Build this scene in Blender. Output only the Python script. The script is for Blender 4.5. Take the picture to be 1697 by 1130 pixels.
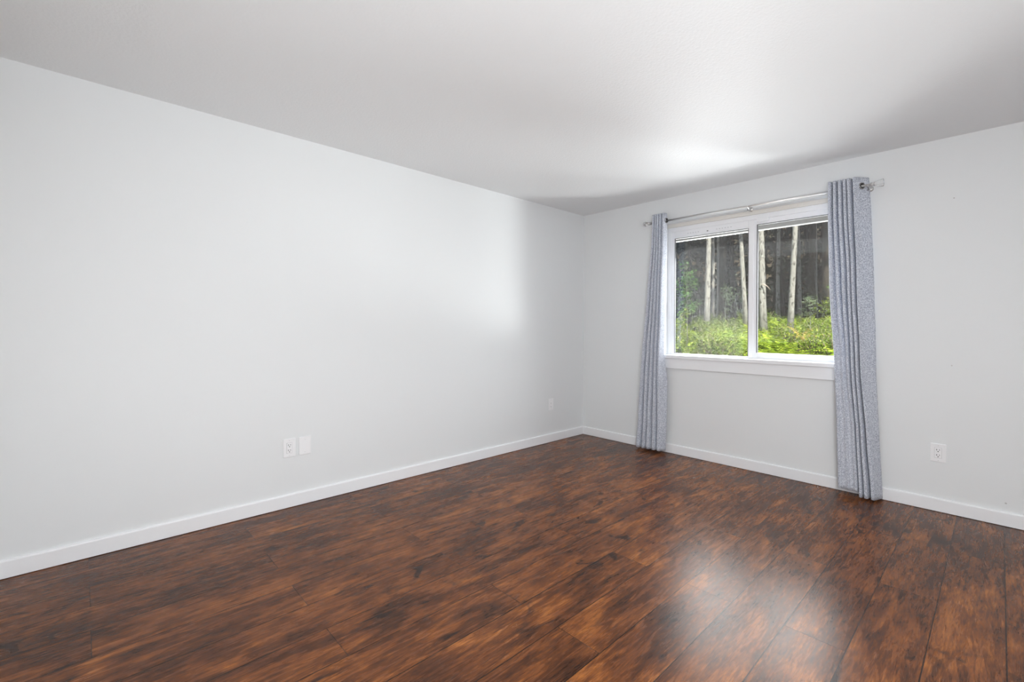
import bpy, bmesh, math, random
from mathutils import Vector, Matrix, noise

# ------------------------------------------------------------------ scene reset
for o in list(bpy.data.objects):
    bpy.data.objects.remove(o, do_unlink=True)
SC = bpy.context.scene
COL = SC.collection

# ------------------------------------------------------------------ camera
CAM_POS = Vector((3.19854, -4.10168, 1.19582))
YAW, ROLL, FPX = -0.817073, 0.005710, 759.445
fw = Vector((math.sin(YAW), math.cos(YAW), 0.0))
rt0 = Vector((math.cos(YAW), -math.sin(YAW), 0.0))
up0 = Vector((0, 0, 1))
rt = rt0 * math.cos(ROLL) + up0 * math.sin(ROLL)
up = up0 * math.cos(ROLL) - rt0 * math.sin(ROLL)
cam_data = bpy.data.cameras.new('camera')
cam = bpy.data.objects.new('camera', cam_data)
COL.objects.link(cam)
cam.matrix_world = Matrix(((rt.x, up.x, -fw.x, CAM_POS.x),
                           (rt.y, up.y, -fw.y, CAM_POS.y),
                           (rt.z, up.z, -fw.z, CAM_POS.z),
                           (0, 0, 0, 1)))
cam_data.sensor_fit = 'HORIZONTAL'
cam_data.sensor_width = 36.0
cam_data.lens = FPX / 1697.0 * 36.0
cam_data.shift_y = -23.883 / 1697.0
cam_data.clip_start = 0.05
cam_data.clip_end = 200.0
SC.camera = cam

# ------------------------------------------------------------------ colour management, world, lights
SC.view_settings.view_transform = 'Standard'
SC.view_settings.look = 'None'
SC.view_settings.exposure = 0.12
SC.view_settings.gamma = 1.0
SC.view_settings.use_curve_mapping = False
SC.cycles.use_denoising = True
SC.cycles.max_bounces = 12
SC.cycles.diffuse_bounces = 8
SC.cycles.transparent_max_bounces = 24

W = bpy.data.worlds.new('sky')
SC.world = W
W.use_nodes = True
wn = W.node_tree
wn.nodes.clear()
sky = wn.nodes.new('ShaderNodeTexSky')
sky.sky_type = 'NISHITA'
sky.sun_disc = False
sky.sun_elevation = math.radians(48)
sky.sun_rotation = math.radians(160)
bg = wn.nodes.new('ShaderNodeBackground')
bg.inputs['Strength'].default_value = 0.12
wo = wn.nodes.new('ShaderNodeOutputWorld')
wn.links.new(sky.outputs[0], bg.inputs[0])
wn.links.new(bg.outputs[0], wo.inputs[0])


def lamp(name, kind, loc, target, energy, color=(1, 1, 1), **kw):
    d = bpy.data.lights.new(name, kind)
    d.energy = energy
    d.color = color
    for k, v in kw.items():
        setattr(d, k, v)
    o = bpy.data.objects.new(name, d)
    COL.objects.link(o)
    o.location = loc
    o.rotation_euler = (Vector(target) - Vector(loc)).to_track_quat('-Z', 'Y').to_euler()
    return o


# the sun stands behind the house and lights the bank and the front trunks
lamp('sun', 'SUN', (0, -6, 9), (0 - 0.5 * 10, -6 + 0.5 * 10, 9 - 1.0 * 10), 12.0, (1.0, 0.96, 0.86), angle=0.009)
# added lamp standing in for open-sky daylight that reaches the window under the eave
lamp('window_daylight', 'AREA', (1.73, 0.56, 1.50), (2.15, -1.2, 0.2), 62, (0.97, 0.98, 1.0), shape='RECTANGLE', size=1.5, size_y=1.1)
# lamps added outside in place of sunlight thrown back up by the bright bank, from the left and from the right
lamp('bank_bounce', 'AREA', (0.10, 2.80, 1.17), (2.5, -2.4, 2.50), 40, (1.0, 0.99, 1.0), shape='DISK', size=1.3, spread=math.radians(70))
lamp('bank_bounce_side', 'AREA', (3.6, 2.2, 0.55), (0.0, -1.2, 1.6), 118, (1.0, 1.0, 1.0), shape='DISK', size=0.7)
# unseen fill lamps added behind the camera: overhead, level, and thrown up from low down
lamp('overhead_fill', 'AREA', (3.7, -4.1, 2.40), (3.7, -4.1, 0.0), 43, (0.97, 0.985, 1.0), shape='DISK', size=0.8)
lamp('bounce_fill', 'AREA', (2.6, -4.25, 0.85), (1.5, -2.4, 2.44), 12, (0.955, 0.98, 1.0), shape='DISK', size=0.9)
lamp('rear_fill', 'AREA', (2.0, -4.38, 0.6), (0.2, -3.4, 2.44), 9, (0.955, 0.98, 1.0), shape='DISK', size=0.8)
lamp('soft_fill', 'AREA', (3.6, -3.9, 1.3), (1.6, 0.0, 1.2), 30, (0.955, 0.98, 1.0), shape='DISK', size=1.0)


# ------------------------------------------------------------------ material helpers
class NT:
    def __init__(self, name):
        self.m = bpy.data.materials.new(name)
        self.m.use_nodes = True
        self.t = self.m.node_tree
        self.t.nodes.clear()
        self.out = self.t.nodes.new('ShaderNodeOutputMaterial')

    def n(self, kind, **props):
        nd = self.t.nodes.new(kind)
        for k, v in props.items():
            setattr(nd, k, v)
        return nd

    def l(self, a, b):
        self.t.links.new(a, b)

    def put(self, sock, v):
        if hasattr(v, 'is_linked') or isinstance(v, bpy.types.NodeSocket):
            self.l(v, sock)
        else:
            sock.default_value = v

    def math(self, op, a, b=0.0, c=None):
        nd = self.n('ShaderNodeMath', operation=op)
        self.put(nd.inputs[0], a)
        self.put(nd.inputs[1], b)
        if c is not None:
            self.put(nd.inputs[2], c)
        return nd.outputs[0]

    def mix(self, fac, a, b, blend='MIX'):
        nd = self.n('ShaderNodeMix', data_type='RGBA', blend_type=blend)
        self.put(nd.inputs[0], fac)
        self.put(nd.inputs[6], a)
        self.put(nd.inputs[7], b)
        return nd.outputs[2]

    def noise(self, vec, scale, detail=2.0, rough=0.5, dist=0.0):
        nd = self.n('ShaderNodeTexNoise')
        if vec is not None:
            self.l(vec, nd.inputs['Vector'])
        nd.inputs['Scale'].default_value = scale
        nd.inputs['Detail'].default_value = detail
        nd.inputs['Roughness'].default_value = rough
        nd.inputs['Distortion'].default_value = dist
        return nd.outputs[0]

    def ramp(self, fac, stops, interp='LINEAR'):
        nd = self.n('ShaderNodeValToRGB')
        cr = nd.color_ramp
        cr.interpolation = interp
        while len(cr.elements) < len(stops):
            cr.elements.new(0.5)
        for e, (p, c) in zip(cr.elements, stops):
            e.position = p
            e.color = (*c, 1) if len(c) == 3 else c
        self.l(fac, nd.inputs[0])
        return nd.outputs[0]

    def coords(self, which='Object'):
        return self.n('ShaderNodeTexCoord').outputs[which]

    def bump(self, height, strength=0.2, distance=0.002):
        nd = self.n('ShaderNodeBump')
        nd.inputs['Strength'].default_value = strength
        nd.inputs['Distance'].default_value = distance
        self.l(height, nd.inputs['Height'])
        return nd.outputs[0]

    def principled(self, color, rough=0.5, normal=None, **kw):
        b = self.n('ShaderNodeBsdfPrincipled')
        self.put(b.inputs['Base Color'], color)
        self.put(b.inputs['Roughness'], rough)
        if normal is not None:
            self.l(normal, b.inputs['Normal'])
        for k, v in kw.items():
            self.put(b.inputs[k.replace('_', ' ')], v)
        self.l(b.outputs[0], self.out.inputs[0])
        return b


def srgb(r, g, b):
    f = lambda c: (c / 12.92 if c <= 0.04045 else ((c + 0.055) / 1.055) ** 2.4)
    return (f(r / 255), f(g / 255), f(b / 255), 1.0)


def paint(name, col, rough=0.6, bump_scale=180, strength=0.08, marks=()):
    m = NT(name)
    co = m.coords()
    h = m.noise(co, bump_scale, 3)
    n2 = m.noise(co, 3.0, 2)
    c = m.mix(m.math('MULTIPLY', n2, 0.25), col, tuple(v * 0.97 for v in col[:3]) + (1,))
    for (p, r, mc) in marks:
        vd = m.n('ShaderNodeVectorMath', operation='DISTANCE')
        m.l(co, vd.inputs[0])
        vd.inputs[1].default_value = p
        mask = m.math('LESS_THAN', m.math('ADD', vd.outputs['Value'], m.math('MULTIPLY', h, r * 0.6)), r * 1.3)
        c = m.mix(mask, c, mc)
    m.principled(c, rough, m.bump(h, strength, 0.001), Specular_IOR_Level=0.35)
    return m.m


M = {}
M['wall'] = paint('wall_paint', (0.765, 0.785, 0.795, 1), 0.62)
M['wall_window'] = paint('wall_paint_window_side', (0.765, 0.785, 0.795, 1), 0.62, marks=(
    ((3.226, 0.0, 0.138), 0.005, (0.5, 0.5, 0.5, 1)), ((2.991, 0.0, 2.042), 0.004, (0.52, 0.50, 0.48, 1)),
    ((2.985, 0.0, 0.96), 0.004, (0.6, 0.59, 0.57, 1))))
M['wall_rear'] = paint('wall_rear_darkened', (0.33, 0.30, 0.27, 1), 0.65)  # rear wall darkened in its colour so its reflection in the panes stays dim
M['trim'] = paint('white_trim_paint', (0.84, 0.85, 0.87, 1), 0.38, 60, 0.02)
M['vinyl'] = paint('white_vinyl', (0.86, 0.87, 0.89, 1), 0.32, 40, 0.01)
M['cream_board'] = paint('cream_head_board', (0.80, 0.775, 0.73, 1), 0.5, 60, 0.03)
M['plastic'] = paint('white_plastic', (0.86, 0.865, 0.88, 1), 0.3, 40, 0.01)
M['dark_slot'] = paint('dark_slot', (0.015, 0.015, 0.015, 1), 0.6, 40, 0.01)


def mat_ceiling():
    m = NT('ceiling_orange_peel')
    co = m.coords()
    a = m.noise(co, 95, 4, 0.55)
    v = m.n('ShaderNodeTexVoronoi')
    m.l(co, v.inputs['Vector'])
    v.inputs['Scale'].default_value = 60
    h = m.math('ADD', a, m.math('MULTIPLY', v.outputs['Distance'], 0.5))
    m.principled((0.795, 0.81, 0.82, 1), 0.7, m.bump(h, 0.35, 0.003), Specular_IOR_Level=0.25)
    return m.m


M['ceiling'] = mat_ceiling()


def mat_floor():
    """Hand-scraped dark laminate: boards 0.204 m wide, 1.357 m long, half-staggered, running to the window wall."""
    m = NT('dark_scraped_laminate')
    co = m.coords()
    sep = m.n('ShaderNodeSeparateXYZ')
    m.l(co, sep.inputs[0])
    x, y = sep.outputs[0], sep.outputs[1]
    u = m.math('DIVIDE', m.math('SUBTRACT', 3.219 + 0.204 * 40, x), 0.204)
    row = m.math('FLOOR', u)
    fu = m.math('FRACT', u)
    par = m.math('MODULO', row, 2.0)                       # 40 is even, so parity is kept
    v = m.math('ADD', m.math('DIVIDE', y, 1.357), m.math('MULTIPLY', m.math('SUBTRACT', 1.0, par), 0.5))
    v = m.math('ADD', v, 20.0)
    seg = m.math('FLOOR', v)
    fv = m.math('FRACT', v)
    wn_ = m.n('ShaderNodeTexWhiteNoise', noise_dimensions='2D')
    cmb = m.n('ShaderNodeCombineXYZ')
    m.l(row, cmb.inputs[0])
    m.l(seg, cmb.inputs[1])
    m.l(cmb.outputs[0], wn_.inputs['Vector'])
    rnd, rcol = wn_.outputs['Value'], wn_.outputs['Color']
    off = m.math('MULTIPLY', rnd, 37.0)

    def stretched(sx, sy):
        c = m.n('ShaderNodeCombineXYZ')
        m.l(m.math('MULTIPLY', x, sx), c.inputs[0])
        m.l(m.math('MULTIPLY', y, sy), c.inputs[1])
        m.l(off, c.inputs[2])
        return c.outputs[0]

    g1 = m.noise(stretched(36, 4.4), 1.0, 9, 0.66, 0.6)     # figure
    g2 = m.noise(stretched(160, 17), 1.0, 5, 0.70, 0.6)     # fine grain
    g3 = m.noise(stretched(7.0, 2.6), 1.0, 3, 0.5, 0.6)     # large clouds
    g4 = m.noise(stretched(10, 4.2), 1.0, 5, 0.58, 0.9)     # knots
    t = m.math('ADD', m.math('MULTIPLY', g1, 0.34), m.math('ADD', m.math('MULTIPLY', g2, 0.38), m.math('MULTIPLY', g3, 0.32)))
    t = m.math('ADD', t, m.math('MULTIPLY', m.math('SUBTRACT', rnd, 0.5), 0.03))
    colr = m.ramp(t, [(0.38, srgb(40, 22, 13)), (0.46, srgb(70, 39, 21)), (0.52, srgb(97, 55, 28)),
                      (0.58, srgb(126, 74, 35)), (0.67, srgb(173, 110, 54))])
    knots = m.ramp(g4, [(0.585, (0, 0, 0)), (0.685, (1, 1, 1))])
    colr = m.mix(m.math('MULTIPLY', knots, m.math('ADD', 0.50, m.math('MULTIPLY', g2, 0.6))), colr, srgb(30, 20, 17))
    # seams
    du = m.math('MINIMUM', fu, m.math('SUBTRACT', 1.0, fu))
    dv = m.math('MINIMUM', fv, m.math('SUBTRACT', 1.0, fv))
    su = m.math('LESS_THAN', m.math('MULTIPLY', du, 0.204), 0.0021)
    sv = m.math('LESS_THAN', m.math('MULTIPLY', dv, 1.357), 0.0013)
    seam = m.math('MAXIMUM', su, sv)
    colr = m.mix(m.math('MULTIPLY', seam, 0.85), colr, srgb(24, 13, 9))
    scr = m.noise(stretched(22, 60), 1.0, 3, 0.5, 0.5)      # scraping marks across the boards
    h = m.math('ADD', m.math('MULTIPLY', g2, 0.5), m.math('ADD', m.math('MULTIPLY', g1, 0.7), m.math('MULTIPLY', scr, 0.25)))
    h = m.math('SUBTRACT', h, m.math('MULTIPLY', seam, 1.2))
    rough = m.math('ADD', 0.20, m.math('MULTIPLY', g1, 0.14))
    m.principled(colr, rough, m.bump(h, 0.20, 0.0014), Specular_IOR_Level=0.24)
    return m.m


M['floor'] = mat_floor()


def mat_curtain():
    m = NT('flecked_blue_grey_weave')
    co = m.coords('UV')
    v = m.n('ShaderNodeTexVoronoi')
    m.l(co, v.inputs['Vector'])
    v.inputs['Scale'].default_value = 230
    nz = m.noise(co, 320, 3, 0.6, 1.5)
    t = m.math('ADD', m.math('MULTIPLY', nz, 0.75), m.math('MULTIPLY', v.outputs['Distance'], 0.45))
    c = m.ramp(t, [(0.40, srgb(104, 112, 133)), (0.53, srgb(168, 175, 191)), (0.66, srgb(228, 232, 240))])
    d = m.n('ShaderNodeBsdfPrincipled')
    m.l(c, d.inputs['Base Color'])
    d.inputs['Roughness'].default_value = 0.85
    d.inputs['Specular IOR Level'].default_value = 0.15
    d.inputs['Sheen Weight'].default_value = 0.25
    m.l(m.bump(nz, 0.25, 0.001), d.inputs['Normal'])
    tr = m.n('ShaderNodeBsdfTranslucent')
    m.l(c, tr.inputs['Color'])
    mx = m.n('ShaderNodeMixShader')
    mx.inputs[0].default_value = 0.14
    m.l(d.outputs[0], mx.inputs[1])
    m.l(tr.outputs[0], mx.inputs[2])
    m.l(mx.outputs[0], m.out.inputs[0])
    return m.m


M['curtain'] = mat_curtain()


def mat_glass(name, r0=0.075, tint=(0.95, 0.965, 0.96, 1)):
    """Double glazing: two panes' worth of reflection, the same from either side."""
    m = NT(name)
    geo = m.n('ShaderNodeNewGeometry')
    dt = m.n('ShaderNodeVectorMath', operation='DOT_PRODUCT')
    m.l(geo.outputs['Normal'], dt.inputs[0])
    m.l(geo.outputs['Incoming'], dt.inputs[1])
    c = m.math('MINIMUM', m.math('ABSOLUTE', dt.outputs['Value']), 1.0)
    refl = m.math('ADD', r0, m.math('MULTIPLY', 1.0 - r0, m.math('POWER', m.math('SUBTRACT', 1.0, c), 5.0)))
    tp = m.n('ShaderNodeBsdfTransparent')
    tp.inputs[0].default_value = tint
    gl = m.n('ShaderNodeBsdfGlossy')
    gl.inputs['Roughness'].default_value = 0.0
    gl.inputs['Color'].default_value = (1, 1, 1, 1)
    mx = m.n('ShaderNodeMixShader')
    m.l(refl, mx.inputs[0])
    m.l(tp.outputs[0], mx.inputs[1])
    m.l(gl.outputs[0], mx.inputs[2])
    m.l(mx.outputs[0], m.out.inputs[0])
    return m.m


M['glass'] = mat_glass('double_glazing')


def mat_acrylic():
    m = NT('clear_acrylic')
    m.principled((0.97, 0.97, 0.97, 1), 0.03, Transmission_Weight=0.92, IOR=1.49)
    return m.m


M['acrylic'] = mat_acrylic()


def mat_metal(name, col, rough):
    m = NT(name)
    nz = m.noise(m.coords(), 60, 2)
    m.principled(col, m.math('ADD', rough, m.math('MULTIPLY', nz, 0.06)), Metallic=1.0)
    return m.m


M['nickel'] = mat_metal('brushed_nickel', (0.74, 0.73, 0.72, 1), 0.3)
M['chrome'] = mat_metal('dark_chrome', (0.42, 0.42, 0.43, 1), 0.12)
M['eave'] = paint('grey_soffit_paint', (0.22, 0.215, 0.21, 1), 0.7, 60, 0.05)
M['siding'] = paint('house_siding', (0.30, 0.29, 0.27, 1), 0.8, 40, 0.1)
M['gutter'] = paint('white_gutter', (0.85, 0.85, 0.84, 1), 0.4, 40, 0.02)


def mat_leaf(name, stops, transl=0.3, rough=0.55):
    m = NT(name)
    geo = m.n('ShaderNodeNewGeometry')
    oi = m.n('ShaderNodeObjectInfo')
    r = m.math('ADD', m.math('MULTIPLY', geo.outputs['Random Per Island'], 0.8), m.math('MULTIPLY', oi.outputs['Random'], 0.2))
    c = m.ramp(r, stops)
    d = m.n('ShaderNodeBsdfPrincipled')
    m.l(c, d.inputs['Base Color'])
    d.inputs['Roughness'].default_value = rough
    d.inputs['Specular IOR Level'].default_value = 0.3
    tr = m.n('ShaderNodeBsdfTranslucent')
    m.l(c, tr.inputs['Color'])
    mx = m.n('ShaderNodeMixShader')
    mx.inputs[0].default_value = transl
    m.l(d.outputs[0], mx.inputs[1])
    m.l(tr.outputs[0], mx.inputs[2])
    m.l(mx.outputs[0], m.out.inputs[0])
    return m.m


M['fern'] = mat_leaf('fern_green', [(0.0, (0.09, 0.17, 0.012)), (0.5, (0.27, 0.40, 0.025)), (1.0, (0.56, 0.62, 0.07))])
M['fern_dry'] = mat_leaf('fern_yellowed', [(0.0, (0.45, 0.30, 0.05)), (1.0, (0.70, 0.52, 0.12))])
M['leaf'] = mat_leaf('shrub_green', [(0.0, (0.05, 0.10, 0.010)), (0.55, (0.19, 0.29, 0.025)), (0.94, (0.46, 0.52, 0.07)), (1.0, (0.72, 0.50, 0.05))])
M['leaf_deep'] = mat_leaf('sapling_green', [(0.0, (0.03, 0.09, 0.015)), (0.6, (0.08, 0.22, 0.03)), (1.0, (0.20, 0.36, 0.06))])
M['leaf_pale'] = mat_leaf('grey_green_leaf', [(0.0, (0.10, 0.15, 0.08)), (1.0, (0.28, 0.36, 0.20))])
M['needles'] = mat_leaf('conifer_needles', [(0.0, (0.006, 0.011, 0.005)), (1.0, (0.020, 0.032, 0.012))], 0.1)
M['needles_tip'] = mat_leaf('conifer_young_tip', [(0.0, (0.12, 0.24, 0.05)), (1.0, (0.25, 0.38, 0.10))])
M['dry_stem'] = mat_leaf('dry_stems', [(0.0, (0.22, 0.15, 0.09)), (1.0, (0.50, 0.38, 0.26))], 0.0, 0.8)


def mat_bark(name, a, b, dark):
    m = NT(name)
    co = m.coords()
    mp = m.n('ShaderNodeMapping')
    mp.inputs['Scale'].default_value = (18, 18, 7)
    m.l(co, mp.inputs['Vector'])
    n1 = m.noise(mp.outputs[0], 1.4, 5, 0.6, 0.5)
    n2 = m.noise(mp.outputs[0], 4.0, 4, 0.65)
    c = m.mix(n2, a, b)
    msk = m.ramp(n1, [(0.52, (0, 0, 0)), (0.62, (1, 1, 1))])
    c = m.mix(m.math('MULTIPLY', msk, 0.88), c, dark)
    m.principled(c, 0.85, m.bump(n2, 0.6, 0.01), Specular_IOR_Level=0.2)
    return m.m


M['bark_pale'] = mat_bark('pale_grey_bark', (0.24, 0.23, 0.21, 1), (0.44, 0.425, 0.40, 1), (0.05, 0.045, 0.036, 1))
M['bark_dark'] = mat_bark('shade_darkened_bark', (0.04, 0.035, 0.03, 1), (0.085, 0.072, 0.058, 1), (0.022, 0.018, 0.014, 1))  # bark of the back trees, forest shade put into its dark colour
M['twig'] = mat_bark('twig_bark', (0.22, 0.17, 0.12, 1), (0.34, 0.27, 0.20, 1), (0.08, 0.06, 0.05, 1))
M['soil'] = mat_bark('forest_soil', (0.045, 0.035, 0.022, 1), (0.09, 0.07, 0.045, 1), (0.02, 0.016, 0.01, 1))


# ------------------------------------------------------------------ geometry helpers
def link(name, me, mat, parent=None, smooth=False):
    o = bpy.data.objects.new(name, me)
    COL.objects.link(o)
    if mat is not None:
        me.materials.append(mat)
    if smooth:
        for p in me.polygons:
            p.use_smooth = True
    if parent is not None:
        o.parent = parent
    return o


def from_bm(name, bm, mat, parent=None, smooth=False):
    bmesh.ops.recalc_face_normals(bm, faces=bm.faces[:])
    me = bpy.data.meshes.new(name)
    bm.to_mesh(me)
    bm.free()
    return link(name, me, mat, parent, smooth)


def from_py(name, vs, fs, mat, parent=None, smooth=False):
    me = bpy.data.meshes.new(name)
    me.from_pydata(vs, [], fs)
    me.update()
    return link(name, me, mat, parent, smooth)


def add_box(bm, lo, hi, bev=0.0, seg=2):
    lo, hi = Vector(lo), Vector(hi)
    r = bmesh.ops.create_cube(bm, size=1.0)
    vs = r['verts']
    c, s = (lo + hi) / 2, hi - lo
    for v in vs:
        v.co = Vector((v.co.x * s.x, v.co.y * s.y, v.co.z * s.z)) + c
    if bev > 0:
        es = list({e for v in vs for e in v.link_edges})
        bmesh.ops.bevel(bm, geom=es, offset=bev, segments=seg, profile=0.6, affect='EDGES')


def box(name, lo, hi, mat, parent=None, bev=0.0):
    bm = bmesh.new()
    add_box(bm, lo, hi, bev)
    return from_bm(name, bm, mat, parent)


def boxes(name, lst, mat, parent=None, bev=0.0):
    bm = bmesh.new()
    for lo, hi in lst:
        add_box(bm, lo, hi, bev)
    return from_bm(name, bm, mat, parent)


def tube_data(pts, radii, seg=12, cap=True):
    """A tube along a list of points, radius per point: (vertices, faces)."""
    vs, fs = [], []
    n = len(pts)
    ref = None
    for i, p in enumerate(pts):
        a = pts[max(0, i - 1)]
        b = pts[min(n - 1, i + 1)]
        d = (Vector(b) - Vector(a)).normalized()
        if ref is None:
            ref = d.orthogonal().normalized()
        ref = (ref - d * ref.dot(d)).normalized()
        bt = d.cross(ref)
        for k in range(seg):
            t = 2 * math.pi * k / seg
            vs.append(Vector(p) + (ref * math.cos(t) + bt * math.sin(t)) * radii[i])
    for i in range(n - 1):
        for k in range(seg):
            k2 = (k + 1) % seg
            fs.append((i * seg + k, i * seg + k2, (i + 1) * seg + k2, (i + 1) * seg + k))
    if cap:
        fs.append(tuple(reversed(range(seg))))
        fs.append(tuple(range((n - 1) * seg, n * seg)))
    return vs, fs


def tube(name, pts, radii, mat, parent=None, seg=12, smooth=True):
    vs, fs = tube_data(pts, radii, seg)
    return from_py(name, vs, fs, mat, parent, smooth)


def join_data(parts):
    V, F = [], []
    for vs, fs in parts:
        b = len(V)
        V.extend(vs)
        F.extend(tuple(i + b for i in f) for f in fs)
    return V, F


def thing(name, label, cat, loc=(0, 0, 0), group=None):
    o = bpy.data.objects.new(name, None)
    COL.objects.link(o)
    o.location = loc
    o.empty_display_size = 0.1
    return tag(o, label, cat, group)


def tag(o, label=None, cat=None, group=None, kind=None):
    if label:
        o['label'] = label
    if cat:
        o['category'] = cat
    if group:
        o['group'] = group
    if kind:
        o['kind'] = kind
    return o


def copy_tree(root, loc, rotz=0.0, scale=1.0, label=None, group=None):
    r = root.copy()
    COL.objects.link(r)
    r.location, r.rotation_euler, r.scale = loc, (0, 0, rotz), (scale,) * 3
    if label:
        r['label'] = label
    if group:
        r['group'] = group
    for ch in list(root.children):
        c = ch.copy()
        COL.objects.link(c)
        c.parent = r
        for g in list(ch.children):
            d = g.copy()
            COL.objects.link(d)
            d.parent = c
    return r


# ------------------------------------------------------------------ room shell
HC = 2.44
XR, YB, WT = 4.05, -4.45, 0.16          # right wall, rear wall, wall thickness
OX0, OX1, OZ0, OZ1 = 0.967, 2.495, 0.902, 2.200   # window opening

tag(box('floor', (-WT, YB - WT, -0.12), (XR + WT, WT, 0.0), M['floor']), 'dark hand-scraped wood plank floor', 'floor', kind='structure')
tag(box('ceiling', (-WT, YB - WT, HC), (XR + WT, WT, HC + 0.2), M['ceiling']), 'white textured ceiling', 'ceiling', kind='structure')
tag(box('wall_left', (-WT, YB - WT, 0), (0, WT, HC), M['wall']), 'pale grey wall on the left', 'wall', kind='structure')
tag(box('wall_right', (XR, YB - WT, 0), (XR + WT, WT, HC), M['wall']), 'pale wall behind the right frame edge', 'wall', kind='structure')
tag(box('wall_back', (0, YB - WT, 0), (XR, YB, HC), M['wall_rear']), 'rear wall mirrored in the window panes', 'wall', kind='structure')


def window_wall():
    """One mesh: the wall with the opening cut out."""
    xs, zs = [0.0, OX0, OX1, XR], [0.0, OZ0, OZ1, HC]
    bm = bmesh.new()
    grid = {}
    for j, yy in enumerate((0.0, WT)):
        for a, xx in enumerate(xs):
            for b, zz in enumerate(zs):
                grid[(j, a, b)] = bm.verts.new((xx, yy, zz))
    for j in (0, 1):
        for a in range(3):
            for b in range(3):
                if a == 1 and b == 1:
                    continue
                f = [grid[(j, a, b)], grid[(j, a + 1, b)], grid[(j, a + 1, b + 1)], grid[(j, a, b + 1)]]
                bm.faces.new(f if j == 0 else list(reversed(f)))
    ring = [(1, 1), (2, 1), (2, 2), (1, 2)]
    for k in range(4):
        p, q = ring[k], ring[(k + 1) % 4]
        bm.faces.new([grid[(0, *p)], grid[(1, *p)], grid[(1, *q)], grid[(0, *q)]])
    outer = [(0, 0), (1, 0), (2, 0), (3, 0), (3, 1), (3, 2), (3, 3), (2, 3), (1, 3), (0, 3), (0, 2), (0, 1)]
    for k in range(12):
        p, q = outer[k], outer[(k + 1) % 12]
        bm.faces.new([grid[(0, *p)], grid[(0, *q)], grid[(1, *q)], grid[(1, *p)]])
    return from_bm('wall_front', bm, M['wall_window'])


tag(window_wall(), 'pale grey wall with the window', 'wall', kind='structure')


def baseboard(name, a, b, inward, label):
    """Board along a-b (floor points on the wall face), eased top edge, a hair above the floor."""
    a, b, n = Vector(a), Vector(b), Vector(inward)
    prof = [(0, 0.003), (0.014, 0.003), (0.014, 0.079), (0.0125, 0.084), (0.009, 0.0865), (0, 0.0875)]
    bm = bmesh.new()
    rings = []
    for e in (a, b):
        rings.append([bm.verts.new(e + n * t + Vector((0, 0, z))) for t, z in prof])
    k = len(prof)
    for i in range(k):
        bm.faces.new([rings[0][i], rings[0][(i + 1) % k], rings[1][(i + 1) % k], rings[1][i]])
    bm.faces.new(rings[0])
    bm.faces.new(list(reversed(rings[1])))
    return tag(from_bm(name, bm, M['trim']), label, 'baseboard', kind='structure')


baseboard('baseboard_left', (0, YB, 0), (0, 0, 0), (1, 0, 0), 'white baseboard along the left wall')
baseboard('baseboard_front', (0.014, 0, 0), (XR, 0, 0), (0, -1, 0), 'white baseboard under the window')
baseboard('baseboard_right', (XR, YB, 0), (XR, -0.014, 0), (-1, 0, 0), 'white baseboard along the right wall')
baseboard('baseboard_back', (0.014, YB, 0), (XR - 0.014, YB, 0), (0, 1, 0), 'white baseboard along the rear wall')

# window stool and apron
tag(box('trim_1', (OX0 - 0.05, -0.032, 0.903), (OX1 + 0.05, 0.105, 0.934), M['trim'], bev=0.004), 'white window stool below the panes', 'window sill', kind='structure')
tag(box('trim_2', (OX0 - 0.04, -0.017, 0.808), (OX1 + 0.04, -0.0005, 0.903), M['trim'], bev=0.002), 'white apron board below the window stool', 'window trim', kind='structure')


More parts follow.
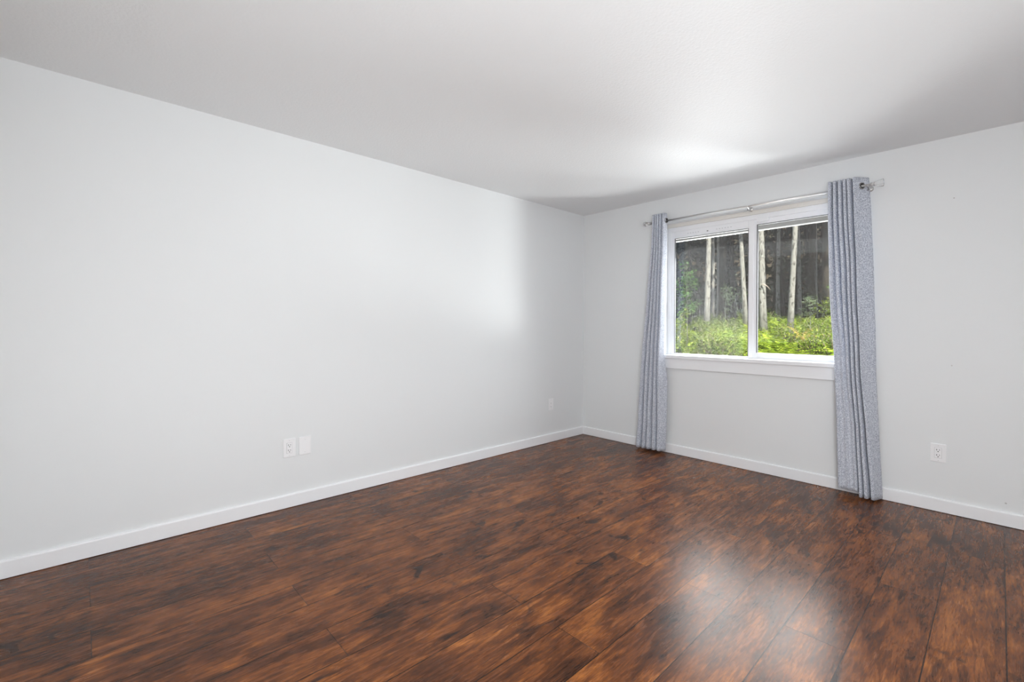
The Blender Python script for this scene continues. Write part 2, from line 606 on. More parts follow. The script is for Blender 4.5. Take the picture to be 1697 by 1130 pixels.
def window():
    w = bpy.data.objects.new('window_1', None)
    COL.objects.link(w)
    w.location = (OX0, 0.1, OZ0)
    tag(w, 'white two-pane sliding window', 'window', kind='structure')
    inv = -Vector(w.location)

    def part(o, parent=None):
        # geometry is written in room coordinates; move it into the window's own space
        for v in o.data.vertices:
            v.co += inv
        o.parent = parent or w
        return o

    # cream head board above the frame
    bm = bmesh.new()
    add_box(bm, (OX0, 0.080, 2.166), (OX1, 0.158, 2.200), 0.002)
    add_box(bm, (OX0, 0.070, 2.163), (OX1, 0.082, 2.175), 0.004, 3)
    part(from_bm('head_board', bm, M['cream_board']))
    # outer frame
    x0, x1, z0, z1 = OX0, OX1, 0.922, 2.164
    bm = bmesh.new()
    add_box(bm, (x0, 0.085, z0), (x0 + 0.034, 0.158, z1), 0.003)
    add_box(bm, (x1 - 0.034, 0.085, z0), (x1, 0.158, z1), 0.003)
    add_box(bm, (x0 + 0.034, 0.085, 2.122), (x1 - 0.034, 0.158, z1), 0.003)
    add_box(bm, (x0 + 0.034, 0.085, z0), (x1 - 0.034, 0.158, 0.937), 0.003)
    part(from_bm('window_frame', bm, M['vinyl']))
    # sliding sash on the left
    sx0, sx1, sz0, sz1 = x0 + 0.033, 1.748, 0.936, 2.123
    bm = bmesh.new()
    add_box(bm, (sx0, 0.092, sz0), (1.032, 0.112, sz1), 0.003)
    add_box(bm, (1.709, 0.092, sz0), (sx1, 0.112, sz1), 0.003)
    add_box(bm, (1.032, 0.092, 2.057), (1.709, 0.112, sz1), 0.003)
    add_box(bm, (1.032, 0.092, sz0), (1.709, 0.112, 0.9475), 0.001)
    sash = part(from_bm('sliding_sash', bm, M['vinyl']))
    # weep slots in the top rail and the small latch dot
    bm = bmesh.new()
    for xs in (1.16, 1.185, 1.21, 1.235, 1.26, 1.43, 1.455, 1.48, 1.505, 1.53, 1.555):
        add_box(bm, (xs, 0.0908, 2.088), (xs + 0.012, 0.093, 2.094))
    part(from_bm('vent_slots', bm, paint('pale_slot', (0.60, 0.61, 0.63, 1), 0.6)), sash)
    part(box('latch_button', (1.345, 0.089, 2.082), (1.359, 0.093, 2.092), M['eave'], bev=0.002), sash)
    seal = paint('grey_seal_and_mask', (0.16, 0.16, 0.165, 1), 0.6)  # seal at the pane sides; top strips added to mask the overlit rail edge
    part(boxes('glazing_seal_and_mask', [((1.0325, 0.0918, 2.0505), (1.7085, 0.1118, 2.0568)), ((1.0322, 0.0918, 0.9478), (1.0365, 0.1118, 2.0505)),
                                ((1.7045, 0.0918, 0.9478), (1.7088, 0.1118, 2.0505))], seal), sash)
    part(box('pane', (1.028, 0.0935, 0.944), (1.713, 0.1112, 2.061), M['glass']), sash)
    # fixed sash on the right
    bm = bmesh.new()
    add_box(bm, (1.746, 0.098, 0.936), (1.772, 0.118, 2.123), 0.002)
    add_box(bm, (2.43, 0.098, 0.936), (x1 - 0.033, 0.118, 2.123), 0.002)
    add_box(bm, (1.772, 0.098, 2.079), (2.43, 0.118, 2.123), 0.002)
    add_box(bm, (1.772, 0.098, 0.936), (2.43, 0.118, 0.9845), 0.002)
    fixed = part(from_bm('fixed_sash', bm, M['vinyl']))
    part(boxes('glazing_seal_and_mask', [((1.7722, 0.0978, 2.0725), (2.43, 0.1178, 2.0788)), ((1.7722, 0.0978, 0.9848), (1.7800, 0.1178, 2.0725))], seal), fixed)
    part(box('pane', (1.768, 0.0995, 0.981), (2.434, 0.1172, 2.083), M['glass']), fixed)
    # keeper block where the sashes meet
    part(box('sash_keeper', (1.775, 0.078, 2.098), (1.87, 0.098, 2.128), M['vinyl'], bev=0.003))
    return w


window()

# ------------------------------------------------------------------ house outside: siding strip and eave
eave = tag(box('roof_eave', (-2.0, WT, 2.30), (6.0, 0.60, 2.38), M['eave']), 'grey roof eave above the window outside', 'eave', kind='structure')
box('fascia', (-2.0, 0.60, 2.133), (6.0, 0.622, 2.42), M['eave'], eave)
box('gutter_lip', (-2.0, 0.598, 2.125), (6.0, 0.626, 2.133), M['gutter'], eave, bev=0.002)


tag(boxes('wall_siding', [((-2.0, WT, -0.1), (OX0, WT + 0.02, 2.30)), ((OX1, WT, -0.1), (6.0, WT + 0.02, 2.30)),
                          ((OX0, WT, -0.1), (OX1, WT + 0.02, OZ0)), ((OX0, WT, OZ1), (OX1, WT + 0.02, 2.30))], M['siding']),
    'dark siding added on the unseen outside of the window wall', 'wall', kind='structure')  # cladding added dark to cut light bounced onto the eave


# ------------------------------------------------------------------ curtain rod
def curtain_rod():
    r = thing('curtain_rod', 'thin metal curtain rod with clear finials across the window top', 'curtain rod', (1.73, -0.08, 2.204))
    tube('rod', [(-0.86, 0, 0), (0.85, 0, 0)], [0.008, 0.008], M['nickel'], r, 16)

    def finial(sx, x0):
        f = tube('finial', [(x0 + sx * d, 0, 0) for d in (0.0, 0.006, 0.0062, 0.020, 0.0202, 0.026)],
                 [0.013, 0.013, 0.010, 0.010, 0.014, 0.014], M['nickel'], r, 20)
        vs, fs = tube_data([(x0 + sx * d, 0, 0) for d in (0.026, 0.028, 0.066, 0.070, 0.071)],
                           [0.015, 0.0165, 0.0265, 0.0265, 0.0235], 8)
        from_py('clear_knob', vs, fs, M['acrylic'], f)
        return f

    finial(-1, -0.855)
    finial(1, 0.845)

    def bracket(x):
        b = tube('bracket', [(x, 0.079, -0.012), (x, 0.060, -0.012), (x, 0.03, -0.014), (x, 0.0, -0.012), (x, -0.010, -0.004), (x, -0.011, 0.004)],
                 [0.0045, 0.0045, 0.0045, 0.0045, 0.004, 0.0035], M['nickel'], r, 10)
        vs, fs = tube_data([(x, 0.0795, -0.012), (x, 0.075, -0.012)], [0.02, 0.02], 20)
        from_py('wall_plate', vs, fs, M['nickel'], b, True)
        vs, fs = tube_data([(x, 0.0, -0.014), (x, 0.0, -0.030), (x, 0.0, -0.0305), (x, 0.0, -0.038)], [0.0028, 0.0028, 0.0055, 0.0055], 10)
        from_py('thumb_screw', vs, fs, M['chrome'], b, True)
        return b

    bracket(0.03)
    bracket(-0.835)
    bracket(0.83)


curtain_rod()


# ------------------------------------------------------------------ curtains
def catmull(pts, per):
    out = []
    n = len(pts)
    for i in range(n - 1):
        p0, p1, p2, p3 = pts[max(i - 1, 0)], pts[i], pts[i + 1], pts[min(i + 2, n - 1)]
        for k in range(per):
            t = k / per
            out.append(tuple(0.5 * (2 * b + (c - a) * t + (2 * a - 5 * b + 4 * c - d) * t * t + (3 * b - a - 3 * c + d) * t ** 3)
                             for a, b, c, d in zip(p0, p1, p2, p3)))
    out.append(tuple(pts[-1]))
    return out


def curtain(name, label, levels, hem, seed):
    """levels: list of (z, plan polyline); every polyline has as many points. The cloth is lofted through them."""
    rnd = random.Random(seed)
    plans = [(z, catmull(pl, 9)) for z, pl in levels]
    n = len(plans[0][1])
    z_top, z_bot = plans[0][0], plans[-1][0]
    rows = 84
    vs, uvs = [], []
    # cloth width along the fold line, for the weave
    arc = [0.0]
    p = plans[-1][1]
    for i in range(1, n):
        arc.append(arc[-1] + math.hypot(p[i][0] - p[i - 1][0], p[i][1] - p[i - 1][1]))
    zs = [pl[0] for pl in plans]
    for r in range(rows + 1):
        f = r / rows
        z = z_top + (z_bot - z_top) * f
        k = 0
        while k < len(zs) - 2 and z < zs[k + 1]:
            k += 1
        t = (zs[k] - z) / (zs[k] - zs[k + 1])
        t = min(max(t, 0), 1)
        km, kp = max(k - 1, 0), min(k + 2, len(zs) - 1)
        for i in range(n):
            a, b, c, d = plans[km][1][i], plans[k][1][i], plans[k + 1][1][i], plans[kp][1][i]
            s = t * t * (3 - 2 * t)
            s = 0.5 * s + 0.5 * t
            x = b[0] + (c[0] - b[0]) * s
            y = b[1] + (c[1] - b[1]) * s
            q = noise.noise(Vector((x * 9 + seed, y * 7, z * 2.3)))
            y += q * 0.006 * min(1, f * 3)
            x += noise.noise(Vector((x * 5, z * 1.7, seed * 3.1))) * 0.004 * min(1, f * 3)
            zz = z + hem(i / (n - 1)) * max(0.0, (f - 0.6) / 0.4)
            vs.append((x, min(y, -0.021 if z > 0.78 and z < 0.96 else -0.016), zz))
            uvs.append((arc[i], z))
    fs = []
    for r in range(rows):
        for i in range(n - 1):
            fs.append((r * n + i, r * n + i + 1, (r + 1) * n + i + 1, (r + 1) * n + i))
    ob = from_py(name, vs, fs, M['curtain'], None, True)
    uv = ob.data.uv_layers.new(name='weave')
    for lp in ob.data.loops:
        uv.data[lp.index].uv = uvs[lp.vertex_index]
    so = ob.modifiers.new('thickness', 'SOLIDIFY')
    so.thickness = 0.0022
    so.offset = 0.0
    tag(ob, label, 'curtain')
    return ob


F, B = -0.118, -0.050     # front and back of the folds


def folds(start, crests, end, fr=F, bk=B, shallow=()):
    """Plan polyline: start, then crest / valley alternating, then end; shallow gives how far some valleys close up (0..1)."""
    pl = [start]
    for i, c in enumerate(crests):
        g = (crests[min(i + 1, len(crests) - 1)] - crests[max(i - 1, 0)]) / (2 if 0 < i < len(crests) - 1 else 1)
        pl += [(c - 0.30 * g, fr + 0.008), (c, fr), (c + 0.27 * g, fr + 0.008)]
        if i < len(crests) - 1:
            k = shallow[i] if i < len(shallow) else 0.0
            pl.append(((c + crests[i + 1]) / 2 + 0.004, bk + (fr + 0.006 - bk) * k))
    pl.append(end)
    return pl


def ring(name, loc, axis, parent, R=0.021, r=0.0042):
    """Eyelet ring."""
    bm = bmesh.new()
    ax = Vector(axis).normalized()
    e1 = ax.orthogonal().normalized()
    e2 = ax.cross(e1)
    N, K = 28, 8
    g = []
    for i in range(N):
        a = 2 * math.pi * i / N
        d = e1 * math.cos(a) + e2 * math.sin(a)
        g.append([bm.verts.new(Vector(loc) + d * (R + r * math.cos(2 * math.pi * k / K)) + ax * (r * math.sin(2 * math.pi * k / K))) for k in range(K)])
    for i in range(N):
        for k in range(K):
            bm.faces.new([g[i][k], g[(i + 1) % N][k], g[(i + 1) % N][(k + 1) % K], g[i][(k + 1) % K]])
    return from_bm(name, bm, M['chrome'], parent, True)


def eyelet(loc, axis, parent):
    """A ring and the dark inside of its hole on the face of the curtain heading."""
    o = ring('eyelet', loc, axis, parent)
    ax = Vector(axis).normalized()
    vs, fs = tube_data([Vector(loc) - ax * 0.001, Vector(loc) + ax * 0.001], [0.0195, 0.0195], 24)
    from_py('eyelet_hole', vs, fs, M['dark_slot'], o)
    return o


rc = curtain('curtain', 'flecked blue-grey curtain hanging at the right side of the window', [
    (2.268, folds((2.322, -0.05), [2.338, 2.367, 2.397, 2.426, 2.451, 2.487], (2.556, -0.028))),
    (2.05, folds((2.322, -0.05), [2.339, 2.370, 2.402, 2.432, 2.458, 2.494], (2.568, -0.028))),
    (1.55, folds((2.338, -0.055), [2.352, 2.390, 2.424, 2.456, 2.480, 2.512], (2.588, -0.026), shallow=(0.55, 0.2))),
    (0.95, folds((2.366, -0.060), [2.384, 2.420, 2.451, 2.480, 2.506, 2.533], (2.600, -0.026), shallow=(0.92, 0.80))),
    (0.45, folds((2.384, -0.062), [2.404, 2.446, 2.486, 2.513, 2.538, 2.572], (2.620, -0.026), shallow=(0.95, 0.92))),
    (0.012, folds((2.396, -0.062), [2.416, 2.462, 2.506, 2.534, 2.564, 2.604], (2.642, -0.030), shallow=(0.95, 0.95))),
], lambda s: 0.034 * (1.0 if s < 0.46 else max(0.0, 1 - (s - 0.46) / 0.06)), 3)
eyelet((2.525, -0.080, 2.206), (0.85, -0.55, 0), rc)

lc = curtain('curtain', 'flecked blue-grey curtain hanging at the left side of the window', [
    (2.274, folds((0.905, -0.05), [0.918, 0.944, 0.966, 0.991, 1.022], (1.038, -0.075))),
    (2.05, folds((0.895, -0.05), [0.910, 0.938, 0.962, 0.988, 1.018], (1.040, -0.070))),
    (1.55, folds((0.855, -0.05), [0.872, 0.908, 0.940, 0.974, 1.004], (1.030, -0.068))),
    (0.95, folds((0.800, -0.05), [0.820, 0.866, 0.906, 0.946, 0.982], (1.012, -0.066))),
    (0.70, folds((0.785, -0.05), [0.803, 0.852, 0.896, 0.942, 0.985], (1.040, -0.050))),
    (0.35, folds((0.765, -0.05), [0.783, 0.838, 0.882, 0.936, 0.985], (1.038, -0.056))),
    (0.018, folds((0.742, -0.05), [0.762, 0.822, 0.872, 0.930, 0.985], (1.028, -0.052))),
], lambda s: 0.010 * s, 8)
eyelet((1.037, -0.083, 2.206), (0.95, -0.3, 0), lc)


# ------------------------------------------------------------------ wall plates
def plate(kind, label, loc, face, w=0.076, h=0.119):
    """Local frame: x across the plate, -y out of the wall, z up; the origin lies on the wall at the plate's middle."""
    name = {'duplex': 'wall_outlet', 'blank': 'blank_wall_plate', 'jack': 'wall_jack_plate'}[kind]
    t = thing(name, label, {'duplex': 'outlet', 'blank': 'wall plate', 'jack': 'wall plate'}[kind], loc)
    bm = bmesh.new()
    add_box(bm, (-w / 2, -0.006, -h / 2), (w / 2, 0.0, h / 2), 0.0028, 3)
    from_bm('cover_plate', bm, M['plastic'], t)

    def screw(z):
        vs, fs = tube_data([(0, -0.0055, z), (0, -0.0066, z), (0, -0.0070, z)], [0.0034, 0.0034, 0.0024], 14)
        s = from_py('screw', vs, fs, M['plastic'], t, True)
        box('screw_slot', (-0.0024, -0.0072, z - 0.0004), (0.0024, -0.0068, z + 0.0004), M['dark_slot'], s)

    if kind == 'duplex':
        bm = bmesh.new()
        add_box(bm, (-0.0180, -0.0064, -0.0350), (0.0180, -0.0050, 0.0350), 0.0006)
        from_bm('recess_line', bm, paint('outlet_gap_grey', (0.45, 0.46, 0.48, 1), 0.6), t)
        rc_ = box('receptacle', (-0.0168, -0.0082, -0.0338), (0.0168, -0.0058, 0.0338), M['plastic'], t, 0.0010)
        for dz in (0.0165, -0.0175):
            bm = bmesh.new()
            add_box(bm, (-0.0082, -0.0084, dz - 0.001), (-0.0052, -0.0080, dz + 0.0085))
            add_box(bm, (0.0054, -0.0084, dz), (0.0080, -0.0080, dz + 0.0075))
            r0 = bmesh.ops.create_circle(bm, cap_ends=True, radius=0.0030, segments=16)
            for v in r0['verts']:
                v.co = Vector((v.co.x, -0.00845, v.co.y + dz - 0.0078))
            from_bm('socket_slots', bm, M['dark_slot'], rc_)
        screw(0.0485)
        screw(-0.0485)
    elif kind == 'blank':
        screw(0.042)
        screw(-0.042)
    else:
        for dz in (0.014, -0.022):
            vs, fs = tube_data([(0, -0.0055, dz), (0, -0.0075, dz), (0, -0.0080, dz)], [0.0062, 0.0062, 0.0052], 18)
            j = from_py('jack', vs, fs, M['plastic'], t, True)
            vs, fs = tube_data([(0, -0.0079, dz), (0, -0.0084, dz)], [0.0032, 0.0032], 14)
            from_py('jack_hole', vs, fs, paint('jack_grey', (0.33, 0.33, 0.34, 1), 0.5), j, True)
        screw(0.048)
        screw(-0.048)
    t.rotation_euler = (0, 0, {'front': 0.0, 'left': math.radians(90)}[face])
    return t


plate('duplex', 'white duplex outlet on left wall beside a blank plate', (0, -3.104, 0.390), 'left')
plate('blank', 'white blank wall plate beside the outlet on left wall', (0, -3.005, 0.390), 'left')
plate('jack', 'small white jack plate on left wall near the corner', (0, -0.543, 0.389), 'left')
plate('duplex', 'white duplex outlet on the wall right of the window curtains', (2.923, 0, 0.384), 'front')


# ------------------------------------------------------------------ outside: bank, ferns, shrubs, trees
RND = random.Random(11)


def smooth(a, b, t):
    t = min(max((t - a) / (b - a), 0), 1)
    return t * t * (3 - 2 * t)


def ground_z(x, y):
    z = 0.10 + 0.36 * smooth(0.3, 3.2, y) + 0.34 * smooth(3.0, 7.0, y) + 0.45 * smooth(7, 13, y) + 0.035 * max(0, y - 11)
    z -= 0.22 * smooth(0.0, 1.0, (-0.515 * y + 1.08 - x + 0.9) / 1.0) * smooth(2, 4, y) * (1 - smooth(8, 12, y))
    z += 0.07 * noise.noise(Vector((x * 0.7, y * 0.7, 3.3)))
    z += max(0, y - 40) * 1.1
    return z


def bank():
    nx, ny = 70, 80
    vs, fs = [], []
    for j in range(ny + 1):
        yy = 0.17 + (55 - 0.17) * (j / ny) ** 1.6
        for i in range(nx + 1):
            xx = -38 + 56 * i / nx
            vs.append((xx, yy, ground_z(xx, yy) - 0.02))
    for j in range(ny):
        for i in range(nx):
            a = j * (nx + 1) + i
            fs.append((a, a + 1, a + nx + 2, a + nx + 1))
    return tag(from_py('ground_outside', vs, fs, M['soil'], None, True), 'forest bank rising outside the window', 'ground', kind='structure')


bank()


def fern_data(seed, nfr=15, L=0.62):
    r = random.Random(seed)
    parts = []
    for k in range(nfr):
        az = 2 * math.pi * (k + r.uniform(-0.35, 0.35)) / nfr
        ln = L * r.uniform(0.75, 1.15)
        el0 = math.radians(r.uniform(58, 82))
        bend = r.uniform(1.2, 1.9)
        out = Vector((math.cos(az), math.sin(az), 0))
        side = Vector((-math.sin(az), math.cos(az), 0))
        N = 15
        p = Vector((0, 0, 0))
        pts, dirs = [p.copy()], []
        for i in range(N):
            el = el0 - bend * (i / N) ** 1.3
            d = out * math.cos(el) + Vector((0, 0, 1)) * math.sin(el)
            dirs.append(d)
            p = p + d * (ln / N)
            pts.append(p.copy())
        dirs.append(dirs[-1])
        vs, fs = tube_data(pts, [0.004 * (1 - 0.8 * i / N) for i in range(N + 1)], 3, False)
        V, Fc = list(vs), list(fs)
        for i in range(2, N + 1):
            f = i / N
            pl = ln * 0.19 * math.sin(math.pi * min(1, 0.14 + f * 0.86)) ** 0.8 + 0.01
            d = dirs[i]
            nrm = d.cross(side).normalized()
            for s in (-1, 1):
                tip = (side * s * 0.92 + d * 0.38 - nrm * s * 0).normalized() * pl - Vector((0, 0, pl * 0.18 * r.uniform(0.3, 1.6)))
                w = d * (ln / N * 0.44)
                b = len(V)
                base = pts[i]
                V += [base, base + tip * 0.45 + w, base + tip, base + tip * 0.4 - w * 0.7]
                Fc.append((b, b + 1, b + 2, b + 3))
        parts.append((V, Fc))
    return join_data(parts)


def fern_mesh(seed, mat, name='sword_fern', nfr=15, L=0.62):
    V, Fc = fern_data(seed, nfr, L)
    me = bpy.data.meshes.new(name)
    me.from_pydata(V, [], Fc)
    me.update()
    me.materials.append(mat)
    return me


fern_meshes = [fern_mesh(s, M['fern']) for s in (1, 2, 3, 4)]


def leaves_data(points, r, size, flat=0.5):
    """A diamond leaf, folded a little along its midrib, at each point."""
    V, Fc = [], []
    for p in points:
        p = Vector(p)
        n = Vector((r.gauss(0, 1), r.gauss(0, 1), r.gauss(0, 1) + flat * 2.4)).normalized()
        a = n.orthogonal().normalized()
        a = (Matrix.Rotation(r.uniform(0, 6.283), 3, n) @ a)
        b = n.cross(a)
        s = size * r.uniform(0.6, 1.3)
        k = len(V)
        V += [p - a * s * 0.5, p + b * s * 0.27 + n * s * 0.07, p + a * s * 0.55, p - b * s * 0.27 + n * s * 0.07, p + a * s * 0.05]
        Fc += [(k, k + 1, k + 4), (k + 1, k + 2, k + 4), (k + 2, k + 3, k + 4), (k + 3, k, k + 4)]
    return V, Fc


def shrub_root(seed, h, w, nl, size, mat, label, group, loc=(0, 0, 0), name='leafy_shrub'):
    r = random.Random(seed)
    t = thing(name, label, 'shrub', loc, group)
    pts, stems = [], []
    for k in range(9):
        az = r.uniform(0, 6.283)
        top = Vector((math.cos(az) * w * r.uniform(0.2, 0.95), math.sin(az) * w * r.uniform(0.2, 0.95), h * r.uniform(0.65, 1.0)))
        mid = top * 0.5 + Vector((0, 0, h * 0.12))
        stems.append(tube_data([(0, 0, -0.03), mid, top], [0.008, 0.006, 0.003], 5))
        for j in range(nl // 9):
            f = r.uniform(0.25, 1.0)
            q = (mid * (2 * f) if f < 0.5 else mid + (top - mid) * (2 * f - 1))
            pts.append(q + Vector((r.gauss(0, 1), r.gauss(0, 1), r.gauss(0, 0.7))) * w * 0.22)
    V, Fc = leaves_data(pts, r, size)
    from_py('foliage', V, Fc, mat, t)
    V, Fc = join_data(stems)
    from_py('stems', V, Fc, M['twig'], t, True)
    return t


FERN_GROUP = 'sword ferns on the sunlit bank'
FERN_LABEL = 'bright green sword fern on the sunlit bank outside the window'
SHRUB_GROUP = 'leafy shrubs on the sunlit bank'
SHRUB_LABEL = 'low leafy green shrub among the ferns outside the window'
shrubs = [shrub_root(s, 0.62, 0.34, 380, 0.055, M['leaf'], SHRUB_LABEL, SHRUB_GROUP, (0, 0, 0)) for s in (21, 22, 23)]
used_shrub = [False] * 3


def place_shrub(k, x, y, s):
    loc = (x, y, ground_z(x, y) - 0.02)
    rz = RND.uniform(0, 6.28)
    if not used_shrub[k]:
        used_shrub[k] = True
        shrubs[k].location, shrubs[k].rotation_euler, shrubs[k].scale = loc, (0, 0, rz), (s,) * 3
    else:
        copy_tree(shrubs[k], loc, rz, s)


TRUNKS = [  # x, y of the sunlit trunks, kept clear of ferns
    (-2.58, 9.0), (-1.71, 9.5), (-0.60, 7.5), (0.11, 7.0), (-1.46, 5.5)]
y = 3.55
row = 0
while y < 11.0:
    step = 0.44 + 0.02 * y
    xa, xb = -0.515 * y + 1.08 - 0.45, -0.21 * y + 2.34 + 0.55
    x = xa + (0.2 if row % 2 else 0.0)
    while x < xb:
        px, py = x + RND.uniform(-0.15, 0.15), y + RND.uniform(-0.15, 0.15)
        if all(math.hypot(px - a, py - b) > 0.22 for a, b in TRUNKS):
            left_side = (px - xa) / (xb - xa)
            if RND.random() < (0.30 if y < 4.5 else 0.42):
                place_shrub(RND.randrange(3), px, py, RND.uniform(0.75, 1.05) * (0.85 if left_side < 0.25 else 1))
            else:
                o = bpy.data.objects.new('sword_fern', RND.choice(fern_meshes))
                COL.objects.link(o)
                o.location = (px, py, ground_z(px, py) - 0.01)
                o.rotation_euler = (RND.uniform(-0.1, 0.1), RND.uniform(-0.1, 0.1), RND.uniform(0, 6.28))
                s = RND.uniform(0.75, 1.12) * (0.85 if left_side < 0.2 else 1.0)
                o.scale = (s, s, s)
                tag(o, FERN_LABEL, 'fern', FERN_GROUP)
        x += step
    y += step * 0.92
    row += 1

dry = bpy.data.objects.new('sword_fern', fern_mesh(9, M['fern_dry'], 'sword_fern_yellow', 10, 0.40))
COL.objects.link(dry)
dry.location = (0.68, 5.7, ground_z(0.68, 5.7) + 0.20)
dry.rotation_euler = (0.25, 0.15, 0.4)
tag(dry, 'yellowed drooping fern among the green ferns, right pane', 'fern')


def dry_stems():
    r = random.Random(5)
    parts = []
    for k in range(34):
        a = Vector((r.gauss(0, 0.16), r.gauss(0, 0.14), -0.05))
        b = a + Vector((r.gauss(0, 0.16), r.gauss(0, 0.12), r.uniform(0.10, 0.34)))
        parts.append(tube_data([a, (a + b) / 2 + Vector((r.gauss(0, 0.03), 0, 0.03)), b], [0.006, 0.005, 0.003], 4))
    V, Fc = join_data(parts)
    o = from_py('dry_brush', V, Fc, M['dry_stem'], None, True)
    o.location = (-0.62, 3.55, ground_z(-0.62, 3.55) + 0.16)
    return tag(o, 'clump of dry brown stems at the lower left of the window', 'dry brush', kind='stuff')


dry_stems()


# ---- trees
def trunk_data(base, top, r0, r1, seed, n=14, seg=14, wob=0.03):
    r = random.Random(seed)
    base, top = Vector(base), Vector(top)
    pts, rad = [], []
    ph = r.uniform(0, 9)
    for i in range(n + 1):
        f = i / n
        p = base.lerp(top, f)
        p += Vector((noise.noise(Vector((ph, f * 3, 0))), noise.noise(Vector((0, f * 3, ph))), 0)) * wob * math.sin(math.pi * f)
        pts.append(p)
        rad.append((r0 + (r1 - r0) * f) * (1 + 0.5 * max(0, 0.08 - f) / 0.08) * (1 + r.uniform(-0.03, 0.03)))
    return tube_data(pts, rad, seg)


def crown_data(seed, cx, cy, z0, z1, w, n, size):
    r = random.Random(seed)
    pts = []
    for k in range(n):
        f = r.random() ** 1.2
        rr = w * (1 - 0.75 * f) * math.sqrt(r.random())
        a = r.uniform(0, 6.283)
        pts.append((cx + math.cos(a) * rr, cy + math.sin(a) * rr, z0 + (z1 - z0) * f))
    return leaves_data(pts, r, size, 0.9)


def tree(label, base, seen_top, r0, height, mat, seed, group=None, crown=True, stubs=0, stub_len=0.25, crown_w=1.3, crown_n=320, crown_from=0.6):
    """base and seen_top are room-space points of the trunk axis; the trunk is carried on along that line to its height."""
    bx, by, bz = base
    gz = ground_z(bx, by) - 0.1
    ax = (Vector(seen_top) - Vector(base))
    slope = Vector((ax.x / ax.z, ax.y / ax.z, 1.0))
    foot = Vector(base) + slope * (gz - bz)
    topv = foot + slope * height
    t = thing('forest_tree', label, 'tree', foot, group)
    V, Fc = trunk_data((0, 0, 0), topv - foot, r0, r0 * 0.45, seed)
    tr = from_py('trunk', V, Fc, mat, t, True)
    r = random.Random(seed + 100)
    for k in range(stubs):
        h = r.uniform(1.2, 4.0)
        p = slope * h
        az = r.uniform(0, 6.28)
        d = Vector((math.cos(az), math.sin(az), r.uniform(-0.2, 0.35))).normalized()
        L = stub_len * r.uniform(0.5, 1.3)
        q = p + d * L * 0.55 + Vector((0, 0, 0.02))
        e = p + d * L + Vector((0, 0, r.uniform(-0.08, 0.03)))
        vs, fs = tube_data([p, q, e], [0.011, 0.008, 0.004], 6)
        from_py('branch', vs, fs, M['twig'], t, True)
    if crown:
        tip = topv - foot
        V, Fc = crown_data(seed, tip.x * 0.8, tip.y * 0.8, height * crown_from, height * 1.05, crown_w, crown_n, 0.55)
        from_py('crown', V, Fc, M['needles'], t)
    return t


tree('thickest pale trunk seen through the left pane', (-2.58, 9.0, 1.25), (-2.53, 9.0, 3.67), 0.076, 16, M['bark_pale'], 31, stubs=7, stub_len=0.16)
tree('pale trunk leaning left behind the window\'s centre post, left pane', (-1.71, 9.5, 1.51), (-1.85, 9.5, 3.85), 0.060, 15, M['bark_pale'], 32, stubs=8)
tree('pale trunk at the left edge of the right pane', (-0.60, 7.5, 1.39), (-0.665, 7.5, 3.58), 0.076, 15, M['bark_pale'], 33, stubs=8, stub_len=0.22)
tree('pale trunk leaning right in the middle of the right pane', (0.11, 7.0, 1.21), (0.19, 7.0, 3.37), 0.055, 14, M['bark_pale'], 34, stubs=6, stub_len=0.12)
tree('thin pale trunk close behind the thickest trunk, left pane', (-4.12, 13, 1.71), (-4.11, 13, 3.96), 0.05, 14, M['bark_pale'], 35, stubs=4)
tree('thin pale trunk right of the thickest trunk, left pane', (-4.34, 14, 2.21), (-4.36, 14, 4.45), 0.05, 15, M['bark_pale'], 36, stubs=4)
tree('dim grey trunk between the two pale trunks, right pane', (-2.24, 14, 1.81), (-2.23, 14, 4.61), 0.062, 16, M['bark_pale'], 37, stubs=4)
tree('dim grey trunk just right of the leaning trunk, right pane', (-1.82, 15, 2.16), (-1.85, 15, 3.49), 0.06, 16, M['bark_pale'], 38, stubs=3)
tree('dim grey trunk near the curtain edge, right pane', (-2.02, 18, 2.42), (-2.03, 18, 3.54), 0.065, 17, M['bark_pale'], 39, stubs=3)

# dead branch sticking out right from the trunk at the left edge of the right pane
db = thing('dead_branch', 'bare curved branch sticking out right of a pale trunk', 'branch', (-0.63, 7.46, 2.20))
vs, fs = tube_data([(0.03, -0.05, 0), (0.10, -0.07, 0.0), (0.17, -0.08, -0.05), (0.23, -0.08, -0.14)], [0.014, 0.011, 0.009, 0.005], 7)
from_py('limb', vs, fs, mat_bark('bleached_branch', (0.55, 0.45, 0.38, 1), (0.72, 0.62, 0.54, 1), (0.3, 0.24, 0.2, 1)), db, True)
vs, fs = tube_data([(0.13, -0.075, -0.02), (0.17, -0.1, 0.03)], [0.006, 0.003], 5)
from_py('twig', vs, fs, M['twig'], db, True)

# shaded forest behind
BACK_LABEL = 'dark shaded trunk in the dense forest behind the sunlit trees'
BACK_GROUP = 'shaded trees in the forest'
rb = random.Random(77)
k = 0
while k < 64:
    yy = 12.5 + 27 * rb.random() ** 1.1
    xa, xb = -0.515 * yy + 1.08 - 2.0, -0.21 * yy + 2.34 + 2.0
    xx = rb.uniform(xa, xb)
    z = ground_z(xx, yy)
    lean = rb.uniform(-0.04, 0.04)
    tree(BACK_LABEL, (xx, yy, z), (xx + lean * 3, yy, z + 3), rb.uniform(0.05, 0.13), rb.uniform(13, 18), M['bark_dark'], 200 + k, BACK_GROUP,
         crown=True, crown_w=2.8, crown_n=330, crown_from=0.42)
    k += 1
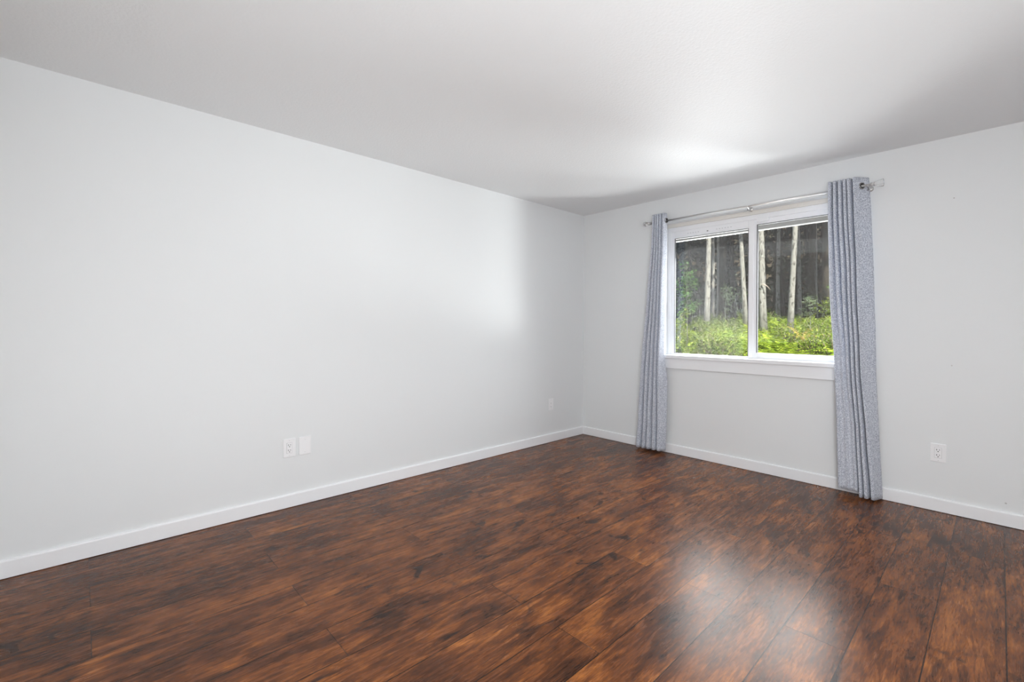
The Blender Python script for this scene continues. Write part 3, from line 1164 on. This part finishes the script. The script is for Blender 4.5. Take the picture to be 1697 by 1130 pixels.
# trees beside the wedge seen from the room, whose crowns close the canopy
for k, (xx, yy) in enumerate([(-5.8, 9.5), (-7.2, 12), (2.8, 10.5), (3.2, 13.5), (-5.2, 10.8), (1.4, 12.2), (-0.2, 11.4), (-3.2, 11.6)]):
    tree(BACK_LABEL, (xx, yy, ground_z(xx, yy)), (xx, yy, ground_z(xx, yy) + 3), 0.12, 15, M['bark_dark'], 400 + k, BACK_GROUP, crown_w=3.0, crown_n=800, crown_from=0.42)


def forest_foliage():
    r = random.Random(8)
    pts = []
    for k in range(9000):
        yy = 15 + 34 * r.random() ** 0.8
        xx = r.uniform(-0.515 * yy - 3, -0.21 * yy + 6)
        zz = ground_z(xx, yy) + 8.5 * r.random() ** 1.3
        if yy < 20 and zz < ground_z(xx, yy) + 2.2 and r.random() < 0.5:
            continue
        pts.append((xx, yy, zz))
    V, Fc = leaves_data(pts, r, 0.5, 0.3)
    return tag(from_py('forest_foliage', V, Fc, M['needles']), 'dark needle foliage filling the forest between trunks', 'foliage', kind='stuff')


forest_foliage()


# ---- saplings and sprigs
def sapling(label, loc, h, top_dx, nl, size, spread, mat, seed, leaf_from=0.3, r0=0.009):
    r = random.Random(seed)
    gz = ground_z(loc[0], loc[1])
    t = thing('sapling', label, 'sapling', (loc[0], loc[1], gz))
    H = h
    pts = [(0, 0, -0.05), (top_dx * 0.3, 0.01, H * 0.35), (top_dx * 0.6, -0.01, H * 0.7), (top_dx, 0, H)]
    vs, fs = tube_data(pts, [r0, r0 * 0.85, r0 * 0.6, r0 * 0.3], 7)
    from_py('stem', vs, fs, M['bark_pale'], t, True)
    lp, br = [], []
    for k in range(max(6, nl // 28)):
        f = r.uniform(leaf_from, 1.0)
        p = Vector((top_dx * f, 0, H * f))
        az = r.uniform(0, 6.28)
        L = spread * r.uniform(0.4, 1.0) * (1.15 - 0.6 * f)
        e = p + Vector((math.cos(az) * L, math.sin(az) * L, L * r.uniform(0.1, 0.6)))
        br.append(tube_data([p, e], [0.004, 0.002], 4))
        for j in range(28):
            g = r.uniform(0.2, 1.05)
            lp.append(p.lerp(e, g) + Vector((r.gauss(0, 0.055), r.gauss(0, 0.055), r.gauss(0, 0.05))))
    V, Fc = join_data(br)
    from_py('twigs', V, Fc, M['twig'], t, True)
    V, Fc = leaves_data(lp, r, size, 0.7)
    from_py('foliage', V, Fc, mat, t)
    return t


sapling('tall slender green sapling beside the left curtain, left pane', (-1.46, 5.5, 0), 2.05, -0.02, 640, 0.062, 0.33, M['leaf_deep'], 51, 0.42)
sapling('dense green bush-like sapling at the left window edge', (-1.20, 4.6, 0), 1.05, 0.05, 500, 0.060, 0.32, M['leaf'], 52, 0.25)
sapling('pale leafy sapling behind the ferns, middle of the left pane', (-2.50, 10.0, 0), 1.35, 0.1, 300, 0.075, 0.45, M['leaf_pale'], 53, 0.45)
sapling('second pale leafy sapling, nearer the centre post', (-1.95, 10.4, 0), 1.25, -0.1, 260, 0.075, 0.40, M['leaf_pale'], 57, 0.45)
sapling('small dark-leaved sapling right of the leaning trunk', (0.62, 6.5, 0), 0.98, -0.03, 160, 0.055, 0.22, M['leaf_pale'], 54, 0.6, 0.007)
sapling('yellow-green leafy sapling beside the right curtain, right pane', (0.72, 7.6, 0), 1.00, 0.0, 340, 0.06, 0.42, M['leaf'], 55, 0.5)


def conifer_sprig():
    t = thing('conifer_branch', 'small bright conifer branch tip reaching in beside the right curtain', 'branch', (1.30, 6.45, 1.98))
    vs, fs = tube_data([(0.3, 0.05, -0.1), (0, 0, 0), (-0.20, -0.02, 0.0), (-0.38, -0.03, 0.02)], [0.012, 0.008, 0.005, 0.002], 6)
    from_py('stem', vs, fs, M['twig'], t, True)
    r = random.Random(3)
    V, Fc = [], []
    for k in range(150):
        f = k / 150
        p = Vector((0.05 - 0.45 * f, -0.02, 0.0 + 0.02 * f))
        s = 1 if k % 2 else -1
        d = Vector((-0.5, s * 0.3 + r.gauss(0, 0.2), s * 0.8 * r.random())).normalized() * 0.07 * (1.1 - 0.6 * f)
        w = d.cross(Vector((0, 1, 0.2))).normalized() * 0.006
        b = len(V)
        V += [p - w, p + w, p + d]
        Fc.append((b, b + 1, b + 2))
    from_py('needles', V, Fc, M['needles_tip'], t)


conifer_sprig()

bpy.context.view_layer.update()
